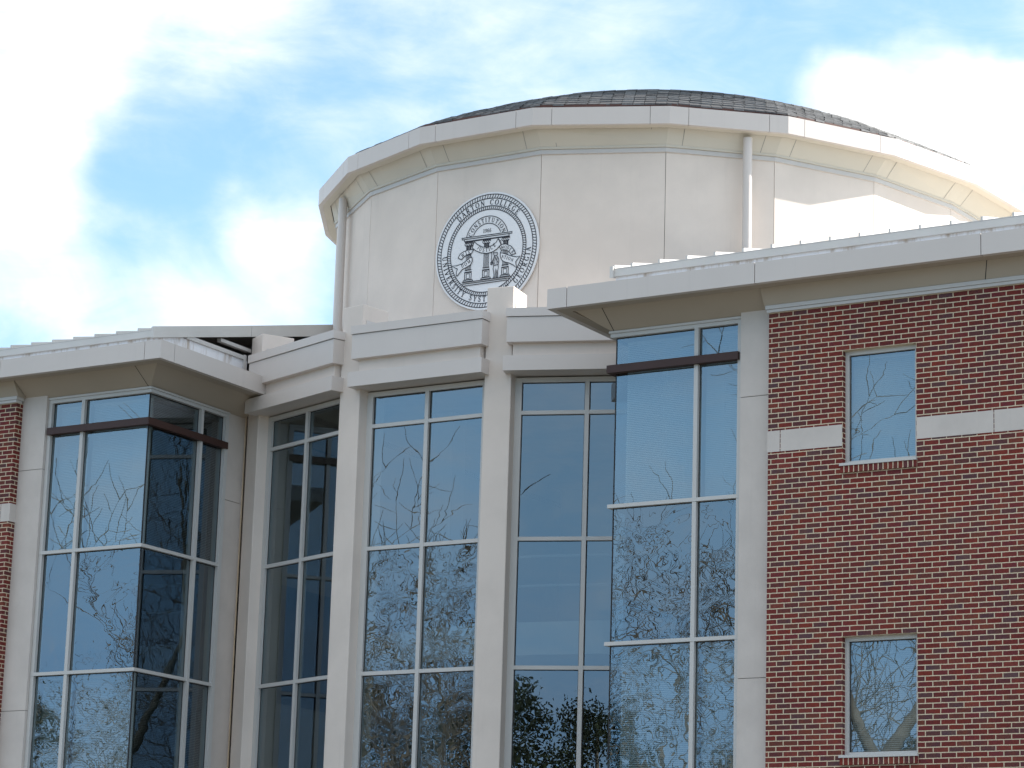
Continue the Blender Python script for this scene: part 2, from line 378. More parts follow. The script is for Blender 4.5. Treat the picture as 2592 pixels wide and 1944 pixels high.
    s.quad((-1.12,.19,zl),(-1.12,.19,zl+.3),(-1.12,-.185,zt+.3),(-1.12,-.185,zt))
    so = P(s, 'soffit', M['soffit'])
    for xs_, ya_, za_, yb_, zb_ in ((-3.50, -.185, zt, .19, zl), (2.05, -.185, zt, -.045, 11.118), (5.18, -.185, zt, -.045, 11.118), (8.3, -.185, zt, -.045, 11.118)):
        P(MB().quad((xs_,ya_,za_-.003), (xs_+.011,ya_,za_-.003), (xs_+.011-(.08 if xs_ > 0 else 0),yb_,zb_-.003), (xs_-(.08 if xs_ > 0 else 0),yb_,zb_-.003)), 'soffit_seam', M['dark'], so)
    t = MB().box(XL-.012, XR, -.04, .10, 11.022, 11.062).box(XL-.03, XR, -.056, .12, 11.065, 11.115)
    P(t, 'wall_trim', M['trim'])
    # --- roof edge, parapet strip, rake and ribbed metal roof
    P(MB().quad((-4.15,-.40,11.585),(XR,-.40,11.585),(XR,.3,11.585),(-4.15,.3,11.585)).quad((-4.15,.3,11.586),(-3.4,.3,11.586),(-3.4,2.34,11.586),(-4.15,2.34,11.586)), 'gutter', M['roofmetal'])
    w = MB().box(-3.50, XR, .215, .4, 11.586, 11.865)
    k = [(.216, 11.586), (2.6, 11.586), (2.6, 12.02), (.92, 12.02), (.216, 11.856)]
    w.hexa([(-3.505,y,z) for y,z in k], [(-3.38,y,z) for y,z in k])
    pw = P(w, 'parapet', M['whitestain'])
    P(MB().box(-3.54, -3.40, 1.0, 2.47, 12.022, 12.085).box(-3.50, -3.42, 1.9, 2.7, 12.19, 12.245).box(-3.545, -3.44, 2.47, 2.53, 11.70, 12.10), 'parapet_rail', M['trim'], pw)
    P(MB().box(-3.545, XR, .175, .24, 11.862, 11.962), 'drip_edge', M['roofmetal'])
    za = lambda y: 11.965 + .242*(y-.175)
    r = MB(); r.hexa([(-3.53,.18,za(.18)),(XR,.18,za(.18)),(XR,7,za(7)),(-3.53,7,za(7))], [(-3.53,.18,za(.18)+.012),(XR,.18,za(.18)+.012),(XR,7,za(7)+.012),(-3.53,7,za(7)+.012)])
    r.hexa([(-3.53,7,za(7)),(XR,7,za(7)),(XR,13.9,11.9),(-3.53,13.9,11.9)], [(-3.53,7,za(7)+.02),(XR,7,za(7)+.02),(XR,13.9,11.92),(-3.53,13.9,11.92)])
    x = -3.25; xsr = [-3.53]
    while x < XR: xsr.append(x); x += .424
    for x in xsr:
        r.hexa([(x,.172,za(.172)),(x+.03,.172,za(.172)),(x+.03,6.9,za(6.9)),(x,6.9,za(6.9))], [(x,.172,za(.172)+.06),(x+.03,.172,za(.172)+.06),(x+.03,6.9,za(6.9)+.06),(x,6.9,za(6.9)+.06)])
    P(r, 'metal_roof', M['roofmetal'])
    rk = MB()
    for ya, yb in ((.14, 2.60), (2.61, 5.4)):
        rk.hexa([(-3.56,ya,11.838+.238*(ya-.14)),(-3.51,ya,11.838+.238*(ya-.14)),(-3.51,yb,11.838+.238*(yb-.14)),(-3.56,yb,11.838+.238*(yb-.14))],
                [(-3.56,ya,12.0+.2465*(ya-.137)),(-3.51,ya,12.0+.2465*(ya-.137)),(-3.51,yb,12.0+.2465*(yb-.137)),(-3.56,yb,12.0+.2465*(yb-.137))])
    P(rk, 'rake_board', M['roofmetal'])
    P(MB().box(-3.3, XR, .5, 13.8, 11.5, 11.6), 'attic_floor', M['floor'])
    return root

def stain_mat():
    mt = newmat('stained_parapet'); p = pos()
    n = noise(vmath('MULTIPLY', p, (3.0, 3.0, .5)), 1.6, 7, .7).outputs['Fac']
    z = N('ShaderNodeSeparateXYZ'); lk(p, z.inputs[0])
    near = maprange(z.outputs['Z'], 11.72, 11.86, .15, 1)
    cc = mixc(math_('MULTIPLY', maprange(n, .45, .72), near), (.84, .82, .83), (.42, .32, .23))
    finish(bsdf(cc, .75, 0, .3)); return mt
M['whitestain'] = stain_mat()
wing(1, 'red brick wing with two small punched windows at the right edge of the photo')
wing(-1, 'brick wing on the far left whose glass corner bay shows a dark side face')

# ------------------------------------------------------------------ rotunda
RB = (XC, CY, 0)
rot = thing('rotunda', RB, 'round cream tower with a shingled dome between the two brick wings', 'building')
P = lambda mb, name, mat, parent=None, **k: mb.build(name, mat, parent or rot, **k)
RTR = [10.515] + TR
RROWS = [(10.54, 10.968), (8.675, 10.49)] + ROWS[1:]
for ang in (-20, 0, 20):
    f = MB()
    for s_ in (-1, 1): f.fbox(ang, min(s_*.97, s_*1.09), max(s_*.97, s_*1.09), 7.16, 7.28, .05, 11.04)
    f.fbox(ang, -.97, .97, 7.16, 7.28, 10.968, 11.04)
    w = P(f, 'curtain_window', M['frame'])
    P(MB().fbox(ang, -.032, .032, 7.165, 7.285, .05, 10.968), 'mullion', M['frame'], w)
    for z in RTR:
        P(MB().fbox(ang, -.97, -.032, 7.17, 7.28, z-.028, z+.028).fbox(ang, .032, .97, 7.17, 7.28, z-.028, z+.028), 'transom', M['frame'], w)
    for za, zb in RROWS:
        for ta, tb in ((-.97, 0), (0, .97)):
            P(pane_mb(fpt(ang,ta + (.032 if ta == 0 else 0),7.235,0)[:2], fpt(ang,tb - (.032 if tb == 0 else 0),7.235,0)[:2], (math.sin(rad(ang)), -math.cos(rad(ang))), za, zb), 'pane', [M['glasswavy'] if zb < 8.7 and ang == 0 else M['glass'], M['dark']], w)
    # lintel: coping, beam, recess, lower box
    H = 1.17
    l = P(MB().fbox(ang, -H+.02, H-.02, 7.2, 7.645, 11.492, 11.865), 'lintel', M['panel'])
    P(MB().fbox(ang, -H+.005, H-.005, 7.15, 7.665, 11.873, 12.0), 'coping', M['panel'], l)
    P(MB().fbox(ang, -H+.03, H-.03, 7.2, 7.63, 11.864, 11.874), 'joint', M['dark'], l)
    P(MB().fbox(ang, -H+.10, H-.10, 7.2, 7.545, 11.275, 11.495), 'recess', M['pier'], l)
    P(MB().fbox(ang, -H-.02, H, 7.15, 7.66, 11.062, 11.285), 'lower_box', M['panel'], l)
for ang in (-30, -10, 10, 30):
    p_ = P(MB().fbox(ang, -.21, .21, 6.98, 7.53, 0, 12.39), 'pier', M['pier'], bevel=.012)
    P(MB().fbox(ang, -.222, .222, 6.97, 7.45, 11.95, 12.15), 'flashing', M['trim'], p_)
# closing walls and flat roof
for s_ in (-30, 30):
    a = fpt(s_, 0, 7.3, 0); b_ = (-11.75 if s_ < 0 else 2*XC+11.75, 3.6, 0)
    P(MB().hexa([(a[0],a[1],0),(a[0],a[1]+.2,0),(b_[0],b_[1]+.2,0),(b_[0],b_[1],0)], [(a[0],a[1],11.9),(a[0],a[1]+.2,11.9),(b_[0],b_[1]+.2,11.9),(b_[0],b_[1],11.9)]), 'closing_wall', M['stucco'])
poly = [fpt(a, 0, 7.35, 0)[:2] for a in (-30,-10,10,30)] + [(-3.25, 4), (-3.25, 13.2), (-11.8, 13.2), (-11.8, 4)]
P(MB().prism(poly, 11.84, 11.93), 'flat_roof', M['stone'])
# lobby inside
lob = MB()
for z0, z1 in ((7.25, 7.75), (3.5, 4.0)): lob.prism([fpt(a, 0, 5.4, 0)[:2] for a in (-40,-20,0,20,40)] + [(-4,13),(-11,13)], z0, z1)
lb = P(lob, 'lobby_balcony', M['inner'])
P(MB().prism([(-11.8,13.0),(-3.25,13.0),(-3.25,13.15),(-11.8,13.15)], 0, 11.845).box(-9.0,-6.4,9.0,9.1,7.75,10.6).box(-10.3,-9.9,6.2,6.6,0,11.8).box(-5.1,-4.7,6.2,6.6,0,11.8), 'lobby_wall', M['inner'])
rl = MB()
for z in (8.3, 8.75): rl.tube([fpt(a, 0, 5.35, z) for a in (-30,-20,-10,0,10,20,30)], [.02]*7, 5)
P(rl, 'railing', M['trim'], lb)

# --- upper drum
C0 = (-7.53, 9.05)
def around(ring, r):
    """visible corners as measured, the rest of the circle in regular 20 degree steps"""
    a1 = math.degrees(math.atan2(ring[-1][0]-C0[0], -(ring[-1][1]-C0[1]))); a0 = math.degrees(math.atan2(ring[0][0]-C0[0], -(ring[0][1]-C0[1])))+360
    n = round((a0-a1)/20)
    return list(ring) + [(C0[0]+r*math.sin(rad(a1+(a0-a1)*k/n)), C0[1]-r*math.cos(rad(a1+(a0-a1)*k/n))) for k in range(1, n)]
DR = around([(-10.257,4.022),(-8.556,3.384),(-6.628,3.355),(-4.831,4.084),(-3.536,5.238),(-2.568,6.846),(-2.035,8.723), (-1.93,10.72)], 5.70)
EV = around([(-12.939,6.535),(-12.015,4.992),(-10.54,3.704),(-8.647,2.952),(-6.554,2.921),(-4.615,3.784),(-3.193,5.012),(-2.146,6.743),(-1.556,8.686), (-1.406,10.816)], 6.08)
def inset(ring, d):
    o = []; n = len(ring)
    for i in range(n):
        p0, p1, p2 = (Vector(ring[(i+k) % n]) for k in (-1, 0, 1))
        e1 = (p1-p0).normalized(); e2 = (p2-p1).normalized()
        n1 = Vector((-e1.y, e1.x)); n2 = Vector((-e2.y, e2.x)); b = (n1+n2).normalized()
        o.append(tuple(p1 + b*(d/max(.3, b.dot(n1)))))
    return o
w = MB(); n = len(DR); DI = inset(DR, .25)
for i in range(n):
    a, b_ = Vector(DR[i]), Vector(DR[(i+1) % n]); e = (b_-a).normalized(); q = [a+e*.0045, b_-e*.0045, Vector(DI[(i+1) % n]), Vector(DI[i])]
    w.prism([tuple(x) for x in q], 11.85, 15.10)
dw = P(w, 'drum_wall', M['stucco'])
P(MB().prism(inset(DR, .02), 11.86, 15.08), 'joint', M['joint'], dw)
ring = lambda mb, r0, z0, r1, z1: [mb.quad((*r0[i], z0), (*r0[(i+1) % len(r0)], z0), (*r1[(i+1) % len(r0)], z1), (*r1[i], z1)) for i in range(len(r0))]
def ringsolid(outer, inner, z0, z1):
    mb = MB(); ring(mb, outer, z0, outer, z1); ring(mb, outer, z1, inner, z1); ring(mb, inner, z1, inner, z0); ring(mb, inner, z0, outer, z0); return mb
P(ringsolid(inset(DR, -.028), inset(DR, .05), 15.005, 15.075), 'wall_trim', M['trim'])
P(ringsolid(inset(DR, -.05), inset(DR, .05), 15.078, 15.115), 'wall_trim', M['soffit_bounce'])
# eave: fascia in panels, lip, sloping soffit
f = MB(); n = len(EV); EI = inset(EV, .07); SE = .30
for i in range(n):
    a, b_ = Vector(EV[i]), Vector(EV[(i+1) % n]); a2, b2 = Vector(EI[i]), Vector(EI[(i+1) % n]); L = (b_-a).length
    cuts = [0, SE/L, 1-SE/L, 1]
    for k in range(3):
        u0 = cuts[k] + (.004/L if k else 0); u1 = cuts[k+1] - (.004/L if k < 2 else 0)
        f.prism([tuple(a.lerp(b_, u0)), tuple(a.lerp(b_, u1)), tuple(a2.lerp(b2, u1)), tuple(a2.lerp(b2, u0))], 15.35, 15.63)
ef = P(f, 'eave_fascia', M['panel'])
P(ringsolid(inset(EV, .012), inset(EV, .1), 15.36, 15.62), 'joint', M['joint'], ef)
P(ringsolid(inset(EV, .071), inset(EV, .20), 15.352, 15.385), 'eave_lip', M['soffit_bounce'], ef)
s = MB(); A_ = inset(EV, .212); B_ = inset(DR, -.045)
def nearest(pt, lst): return min(range(len(lst)), key=lambda j: (lst[j][0]-pt[0])**2 + (lst[j][1]-pt[1])**2)
# match soffit corners by angle
ang_of = lambda p: math.degrees(math.atan2(p[0]-C0[0], -(p[1]-C0[1]))) % 360
k0 = min(range(len(A_)), key=lambda j: abs((ang_of(A_[j])-ang_of(B_[0])+180) % 360-180)); nB = len(B_)
assert len(A_) >= nB-1
if len(A_) == nB:
    A2 = [A_[(k0+i) % nB] for i in range(nB)]
else:
    A2 = [A_[(k0+min(i, len(A_)-1)) % len(A_)] for i in range(nB)]
ring(s, A2, 15.375, B_, 15.112)
so = P(s, 'soffit', M['soffit_bounce'])
s = MB()
for i in range(len(A2)):
    j = (i+1) % len(A2)
    a0, a1, b0, b1 = (Vector((*q_, z_)) for q_, z_ in ((A2[i], 15.372), (A2[j], 15.372), (B_[i], 15.109), (B_[j], 15.109)))
    La = (a1-a0).length
    if La < .6: continue
    for u in (.26/La, 1-.26/La):
        du = .0045/La; P(MB().quad(a0.lerp(a1, u-du), a0.lerp(a1, u+du), b0.lerp(b1, u+du), b0.lerp(b1, u-du)), 'soffit_seam', M['joint'], so)
P(ringsolid(inset(EV, .20), inset(EV, .215), 15.37, 15.40), 'drip_groove', M['dark'])
# downspouts
for (x, y), z1 in (((-11.27, 4.66), 15.28), ((-3.77, 4.77), 15.28)):
    P(MB().tube([(x,y,11.9),(x,y,z1)], [.072,.072], 24), 'downspout', M['panel'], smooth=True)
    
# shingled dome
R0, Z0, SL = 5.85, 15.722, .56
DC = (-7.60, 9.05); RIM = inset(EV, .17)
def rho(t):
    d = Vector((math.sin(t), -math.cos(t))); best = R0
    for i in range(len(RIM)):
        p0, p1 = Vector(RIM[i])-Vector(DC), Vector(RIM[(i+1) % len(RIM)])-Vector(DC); e_ = p1-p0
        den = d.x*e_.y - d.y*e_.x
        if abs(den) < 1e-9: continue
        k_ = (p0.x*e_.y - p0.y*e_.x)/den; u = (p0.x*d.y - p0.y*d.x)/den
        if k_ > 0 and -1e-6 <= u <= 1+1e-6: best = k_
    return best
RHO = [rho(rad(i*.5)) for i in range(720)]
def pt(r, t, z):
    i = int(round(math.degrees(t)*2)) % 720; w_ = r*(1 + (RHO[i]/R0-1)*(max(0, r)/R0)**4)
    return (DC[0]+w_*math.sin(t), DC[1]-w_*math.cos(t), z)
dz = lambda q: Z0 + SL*(q - q*q/(2*R0))
P(MB().quad(*[pt(R0-.03, rad(a), 15.66) for a in range(0, 360, 6)]), 'roof_deck', M['dark'])
cf = MB(); nn = 72
ring(cf, inset(EV, .05), 15.634, inset(EV, .14), 15.650)
ring(cf, inset(EV, .14), 15.650, inset(EV, .6), 15.660)
for i in range(nn):
    a, b_ = rad(360*i/nn), rad(360*(i+1)/nn)
    cf.quad(pt(R0+.012,a,15.62), pt(R0+.012,b_,15.62), pt(R0+.012,b_,15.725), pt(R0+.012,a,15.725))
P(cf, 'copper_flashing', M['copper'])
def slate_mat():
    mt = newmat('slate_shingle'); at = N('ShaderNodeAttribute'); at.attribute_name = 'tile'
    p = pos(); n = noise(p, 14, 6, .7).outputs['Fac']
    r = N('ShaderNodeValToRGB'); lk(at.outputs['Fac'], r.inputs[0]); e = r.color_ramp.elements
    e[0].color = (.035, .035, .036, 1); e[1].color = (.20, .20, .20, 1); x = e.new(.6); x.color = (.058, .058, .06, 1)
    cc = mixc(1, r.outputs[0], mixc(maprange(n, .3, .72), (.75, .75, .75), (1.25, 1.25, 1.25)), 'MULTIPLY')
    finish(bsdf(cc, .55, 0, .4, bump(n, .6, .006))); return mt
rng = random.Random(7); rf = MB(); tv = []
q = 0.0; row = 0; EXP = .185
while q < 4.6:
    r_ = R0-q; cnt = max(24, int(2*math.pi*r_/.175)); 
    for k in range(cnt):
        w_ = .004/r_; a = 2*math.pi*(k+.5*(row % 2))/cnt + w_; b_ = 2*math.pi*(k+1+.5*(row % 2))/cnt - w_
        ql = q - .012 + rng.uniform(-.008, .008); l = .022 + rng.uniform(-.004, .008)
        lo = [pt(R0-ql, a, dz(ql)+l), pt(R0-ql, b_, dz(ql)+l+rng.uniform(-.004, .004))]
        hi = [pt(R0-q-EXP*1.12, b_, dz(q+EXP*1.12)+.004), pt(R0-q-EXP*1.12, a, dz(q+EXP*1.12)+.004)]
        bt = [pt(R0-ql, a, dz(ql)-.006), pt(R0-ql, b_, dz(ql)-.006)]
        rf.quad(*lo, *hi); rf.quad(bt[0], bt[1], lo[1], lo[0]); c_ = rng.uniform(.25, .62); tv += [c_, rng.uniform(.6, 1)]
    q += EXP; row += 1
for i in range(nn):
    a, b_ = rad(360*i/nn), rad(360*(i+1)/nn)
    for k in range(12):
        q0, q1 = 4.6*k/12, 4.6*(k+1)/12
        rf.quad(pt(R0-q0,a,dz(q0)-.012), pt(R0-q0,b_,dz(q0)-.012), pt(R0-q1,b_,dz(q1)-.012), pt(R0-q1,a,dz(q1)-.012)); tv.append(0)
    rf.quad(pt(R0-4.6,a,dz(4.6)), pt(R0-4.6,b_,dz(4.6)), pt(0.01,b_,dz(R0)), pt(0.01,a,dz(R0))); tv.append(.3)
M['shingle'] = slate_mat()
dm = P(rf, 'dome_roof', M['shingle'])
at = dm.data.attributes.new('tile', 'FLOAT', 'FACE'); at.data.foreach_set('value', tv)

# ------------------------------------------------------------------ the seal on the drum
A_, B2 = Vector(DR[1]), Vector(DR[2]); T_ = (B2-A_).normalized(); N_ = Vector((T_.y, -T_.x))
SC = A_ + T_*1.0; SZ = 13.56
def sp(u, v, h): return (SC.x + T_.x*u + N_.x*h, SC.y + T_.y*u + N_.y*h, SZ+v)
seal = thing('college_seal', sp(0, 0, 0), 'round white seal with black rope rings and lettering on the cream drum', 'sign')
k = 128; circ = lambda r, h, n=k: [sp(r*math.cos(2*math.pi*i/n), r*math.sin(2*math.pi*i/n), h) for i in range(n)]
MB().hexa(circ(.95, .02), circ(.95, .05)).build('disc', M['disc'], seal)
H_ = .055
def rib(mb, pts, w):
    """flat ribbon of width w along a polyline, mitred"""
    pts = [Vector(p) for p in pts]; L, R = [], []
    closed = (pts[0]-pts[-1]).length < 1e-6 and len(pts) > 3
    for i, p in enumerate(pts):
        a = pts[i-1] if i else (pts[-2] if closed else p); b = pts[i+1] if i < len(pts)-1 else (pts[1] if closed else p)
        d1 = (p-a).normalized() if (p-a).length > 1e-7 else None; d2 = (b-p).normalized() if (b-p).length > 1e-7 else None
        d1 = d1 or d2; d2 = d2 or d1
        n1 = Vector((-d1.y, d1.x)); n2 = Vector((-d2.y, d2.x)); m_ = n1+n2
        m_ = m_.normalized() if m_.length > .2 else n1
        k_ = min(2.0, 1/max(.4, m_.dot(n1)))
        L.append(p+m_*w/2*k_); R.append(p-m_*w/2*k_)
    for i in range(len(pts)-1):
        q = [L[i], L[i+1], R[i+1], R[i]]
        mb.quad(*[sp(x.x, x.y, H_) for x in q])
arc = lambda r, a0, a1, n=24, c=(0, 0): [(c[0]+r*math.cos(rad(a0+(a1-a0)*i/n)), c[1]+r*math.sin(rad(a0+(a1-a0)*i/n))) for i in range(n+1)]
rp = MB()
for ro, ri, cnt, sl in ((.913, .847, 116, .030), (.724, .668, 116, .030)):
    rib(rp, arc(ro, 0, 360, 120), .0125); rib(rp, arc(ri, 0, 360, 120), .0125)
    for i in range(cnt):
        a = 2*math.pi*i/cnt; b_ = a + sl*.8
        rib(rp, [(ri*math.cos(b_), ri*math.sin(b_)), ((ro+ri)/2*math.cos(a+sl*.25), (ro+ri)/2*math.sin(a+sl*.25)), (ro*math.cos(a), ro*math.sin(a))], .0115)
rp.build('rope_rings', M['ink'], seal)
# serif capitals built from strokes; thick 'K', thin 'k'
K, k_ = .17, .085
def A(cx, cy, rx, ry, a0, a1, n=9): return [(cx+rx*math.cos(rad(a0+(a1-a0)*i/n)), cy+ry*math.sin(rad(a0+(a1-a0)*i/n))) for i in range(n+1)]
def sf(x, y, w=.16): return ([(x-w, y), (x+w, y)], .065)
G = {
 'A': (.74, [([(.08,.03),(.36,1)], k_), ([(.36,1),(.66,.03)], K), ([(.2,.36),(.55,.36)], k_), sf(.08,.03,.1), sf(.66,.03,.13)]),
 'C': (.72, [(A(.40,.5,.32,.47,45,130), k_), (A(.40,.5,.32,.47,125,235), K), (A(.40,.5,.32,.47,230,318), k_), ([(.64,.95),(.64,.68)], k_)]),
 'D': (.78, [([(.16,0),(.16,1)], K), ([(.05,.97),(.36,.97)], k_), ([(.05,.03),(.36,.03)], k_), (A(.34,.5,.34,.47,90,50), k_), (A(.34,.5,.34,.47,52,-52), K), (A(.34,.5,.34,.47,-50,-90), k_)]),
 'E': (.66, [([(.16,0),(.16,1)], K), ([(.04,.97),(.58,.97)], k_), ([(.04,.03),(.60,.03)], k_), ([(.2,.52),(.44,.52)], k_), ([(.57,.97),(.57,.77)], k_), ([(.59,.03),(.59,.25)], k_), ([(.44,.62),(.44,.42)], k_)]),
 'F': (.62, [([(.16,0),(.16,1)], K), ([(.04,.97),(.57,.97)], k_), ([(.2,.52),(.44,.52)], k_), ([(.56,.97),(.56,.77)], k_), sf(.16,.03)]),
 'G': (.78, [(A(.40,.5,.32,.47,50,130), k_), (A(.40,.5,.32,.47,125,235), K), (A(.40,.5,.32,.47,230,300), k_), ([(.62,.95),(.62,.70)], k_), ([(.62,.06),(.62,.42)], K), sf(.62,.42,.14)]),
 'I': (.36, [([(.18,0),(.18,1)], K), sf(.18,.03), sf(.18,.97)]),
 'J': (.42, [([(.26,1),(.26,.2)], K), (A(.12,.2,.14,.22,0,-110,6), k_), sf(.26,.97)]),
 'L': (.64, [([(.16,0),(.16,1)], K), ([(.04,.03),(.58,.03)], k_), ([(.57,.03),(.57,.26)], k_), sf(.16,.97)]),
 'M': (.94, [([(.14,0),(.14,1)], k_), ([(.14,.97),(.46,.05)], K), ([(.46,.05),(.78,.97)], k_), ([(.78,1),(.78,0)], K), sf(.14,.03,.11), sf(.78,.03)]),
 'N': (.80, [([(.14,0),(.14,1)], k_), ([(.12,.97),(.66,.06)], K), ([(.66,1),(.66,0)], k_), sf(.14,.03,.11), sf(.66,.97,.11)]),
 'O': (.80, [(A(.40,.5,.32,.47,40,140), k_), (A(.40,.5,.32,.47,135,225), K), (A(.40,.5,.32,.47,220,320), k_), (A(.40,.5,.32,.47,-45,45), K)]),
 'R': (.74, [([(.16,0),(.16,1)], K), ([(.05,.97),(.36,.97)], k_), (A(.34,.735,.22,.235,90,-90,8), .14), ([(.2,.5),(.36,.5)], k_), ([(.34,.5),(.64,.03)], K), sf(.16,.03), sf(.66,.03,.1)]),
 'S': (.60, [(A(.30,.74,.20,.23,30,200,8), .11), ([(.11,.68),(.49,.34)], K), (A(.30,.26,.20,.23,20,-150,8), .11), ([(.5,.95),(.5,.75)], k_), ([(.08,.05),(.08,.27)], k_)]),
 'T': (.70, [([(.35,0),(.35,1)], K), ([(.05,.97),(.65,.97)], k_), ([(.06,.97),(.06,.75)], k_), ([(.64,.97),(.64,.75)], k_), sf(.35,.03)]),
 'U': (.78, [([(.16,1),(.16,.3)], K), (A(.39,.3,.23,.28,180,360,8), .11), ([(.62,1),(.62,.3)], k_), sf(.16,.97), sf(.62,.97,.12)]),
 'V': (.72, [([(.08,.97),(.37,.0)], K), ([(.37,0),(.64,.97)], k_), sf(.08,.97,.12), sf(.64,.97,.1)]),
 'W': (1.02, [([(.08,.97),(.32,0)], K), ([(.32,0),(.52,.95)], k_), ([(.48,.97),(.72,0)], K), ([(.72,0),(.94,.97)], k_), sf(.08,.97,.1), sf(.94,.97,.08)]),
 'Y': (.70, [([(.08,.97),(.35,.45)], K), ([(.62,.97),(.35,.45)], k_), ([(.35,.5),(.35,0)], K), sf(.35,.03), sf(.08,.97,.1), sf(.62,.97,.09)]),
 '1': (.42, [([(.22,0),(.22,1)], K), ([(.08,.82),(.22,.97)], k_), sf(.22,.03)]),
 '9': (.58, [(A(.28,.68,.19,.28,0,360,12), .11), ([(.47,.68),(.42,.3),(.14,.02)], .13)]),
 '6': (.58, [(A(.28,.30,.19,.28,0,360,12), .11), ([(.09,.3),(.14,.7),(.44,.98)], .13)]),
 ' ': (.55, []),
}
def letter(mb, ch, x, y, h, rot_):
    c, s_ = math.cos(rot_), math.sin(rot_); w_, st = G[ch]
    for pts, tk in st:
        rib(mb, [(x + c*(px-w_/2)*h - s_*(py-.5)*h, y + s_*(px-w_/2)*h + c*(py-.5)*h) for px, py in pts], tk*h)
def arctext(mb, txt, r, h, a0, a1, c=(0, 0), inside=False):
    """a0, a1: compass angles (clockwise from the top) of the first and last letter's centre"""
    ws = [G[ch][0] for ch in txt]; p, acc = [], 0
    for i, w_ in enumerate(ws):
        if i: acc += (ws[i-1]+w_)/2 + .16
        p.append(acc)
    for ch, q_ in zip(txt, p):
        a = a0 + (a1-a0)*q_/acc; t_ = rad(a)
        letter(mb, ch, c[0]+r*math.sin(t_), c[1]+r*math.cos(t_), h, -t_ + (math.pi if inside else 0))
def words(txt, r, h, a0, a1, inside=False):
    ws = [G[ch][0] for ch in txt]; p, acc = [], 0
    for i, w_ in enumerate(ws):
        if i: acc += (ws[i-1]+w_)/2 + .16
        p.append(acc)
    i = 0
    for wd in txt.split(' '):
        for ch in wd:
            tx = MB(); t_ = rad(a0 + (a1-a0)*p[i]/acc); letter(tx, ch, r*math.sin(t_), r*math.cos(t_), h, -t_ + (math.pi if inside else 0)); i += 1
            tx.build('letter', M['ink'], seal)
        i += 1
words('DARTON COLLEGE', .785, .088, -42, 44.5)
words('UNIVERSITY SYSTEM OF GEORGIA', .775, .088, -93, -264.5, True)
em = MB(); LW = .0125
for r in (.39, .272): rib(em, [p for p in arc(r, 0, 180, 40, (0, .17)) if p[1] > .255], LW)
arctext(em, 'CONSTITUTION', .331, .072, -68, 68, (0, .17))
for i, ch in enumerate('1966'): letter(em, ch, -.058+.039*i, .325, .062, 0)
for ln in ([(-.465,.258),(.46,.248),(.46,.223),(-.457,.231),(-.465,.258)], [(-.423,.228),(-.413,.197),(.41,.187),(.405,.222)]): rib(em, ln, LW)
rib(em, [(-.41,.193),(.41,.183)], .022)
for cx in (-.33, .0, .352):
    for x_ in (-.055, -.02, .02, .055): rib(em, arc(.02, 0, 300, 8, (cx+x_, .145)), .010)
    rib(em, [(cx-.075,.175),(cx+.075,.175)], LW); rib(em, [(cx-.055,.115),(cx+.055,.115)], LW)
    for x_ in (-.045, -.022, 0, .022, .045): rib(em, [(cx+x_*.9,.115),(cx+x_,-.27)], .0095)
    for x_ in (-.03, 0, .03): rib(em, [(cx+x_,.115),(cx+x_,.05)], .016)
    rib(em, [(cx-.062,-.275),(cx+.062,-.275)], .016); rib(em, [(cx-.068,-.305),(cx+.068,-.305)], .010)
    rib(em, [(cx-.06,-.315),(cx+.06,-.315),(cx+.06,-.43),(cx-.06,-.43),(cx-.06,-.315)], LW)
    rib(em, [(cx-.028,-.335),(cx+.028,-.335),(cx+.028,-.412),(cx-.028,-.412),(cx-.028,-.335)], .009)
    rib(em, [(cx-.082,-.435),(cx+.082,-.435),(cx+.09,-.458),(cx-.09,-.458),(cx-.082,-.435)], .010)
LN = {'wis':[(-.52,-.058),(-.485,.004),(-.418,.035),(-.336,.051),(-.238,.047),(-.273,-.01),(-.355,-.026),(-.415,-.051),(-.458,-.092),(-.52,-.058)],
 'dom':[(-.637,-.175),(-.546,-.18),(-.455,-.165),(-.367,-.123),(-.293,-.073),(-.26,-.084),(-.254,-.144),(-.288,-.199),(-.362,-.229),(-.437,-.253),(-.488,-.306),(-.524,-.347),(-.546,-.344),(-.542,-.273),(-.525,-.235),(-.637,-.175)],
 'moder':[(.241,.036),(.284,.063),(.359,.06),(.449,.016),(.51,-.051),(.539,-.113),(.469,-.13),(.422,-.072),(.37,-.039),(.302,-.024),(.28,-.034),(.241,.036)],
 'ation':[(.262,-.069),(.319,-.085),(.409,-.123),(.499,-.16),(.566,-.175),(.625,-.169),(.575,-.215),(.547,-.251),(.556,-.304),(.572,-.351),(.504,-.297),(.429,-.255),(.339,-.225),(.286,-.185),(.261,-.123),(.262,-.069)],
 'just':[(-.228,.172),(-.165,.115),(-.074,.066),(.017,.049),(.106,.067),(.179,.11),(.214,.164),(.269,.065),(.197,.002),(.11,-.039),(.006,-.048),(-.1,-.025),(-.192,.019),(-.261,.074),(-.228,.172)]}
cover = MB()
for kx, ln in LN.items():                       # white ribbons over the columns, then their outlines
    kk = len(cover.v); cover.quad(*[sp(x, y, .0575) for x, y in ln[:-1]])
cover.build('ribbons', M['disc'], seal)
H_ = .060
for ln in LN.values(): rib(em, ln, LW)
for ln in ([(-.228,.172),(-.241,.13),(-.275,.10),(-.279,.142),(-.228,.172)], [(.214,.164),(.238,.115),(.272,.071),(.26,.125),(.214,.164)],
  [(-.355,-.026),(-.295,-.033),(-.271,-.076)], [(.28,-.034),(.262,-.069)]): rib(em, ln, .010)
arctext(em, 'JUSTICE', .215, .062, -137, -223, (0, .225), True)
for ch, x, y, a in (('W',-.435,-.02,28),('I',-.375,.006,18),('S',-.32,.01,8),('D',-.435,-.195,22),('O',-.375,-.175,30),('M',-.315,-.14,38)): letter(em, ch, x, y, .055, rad(a))
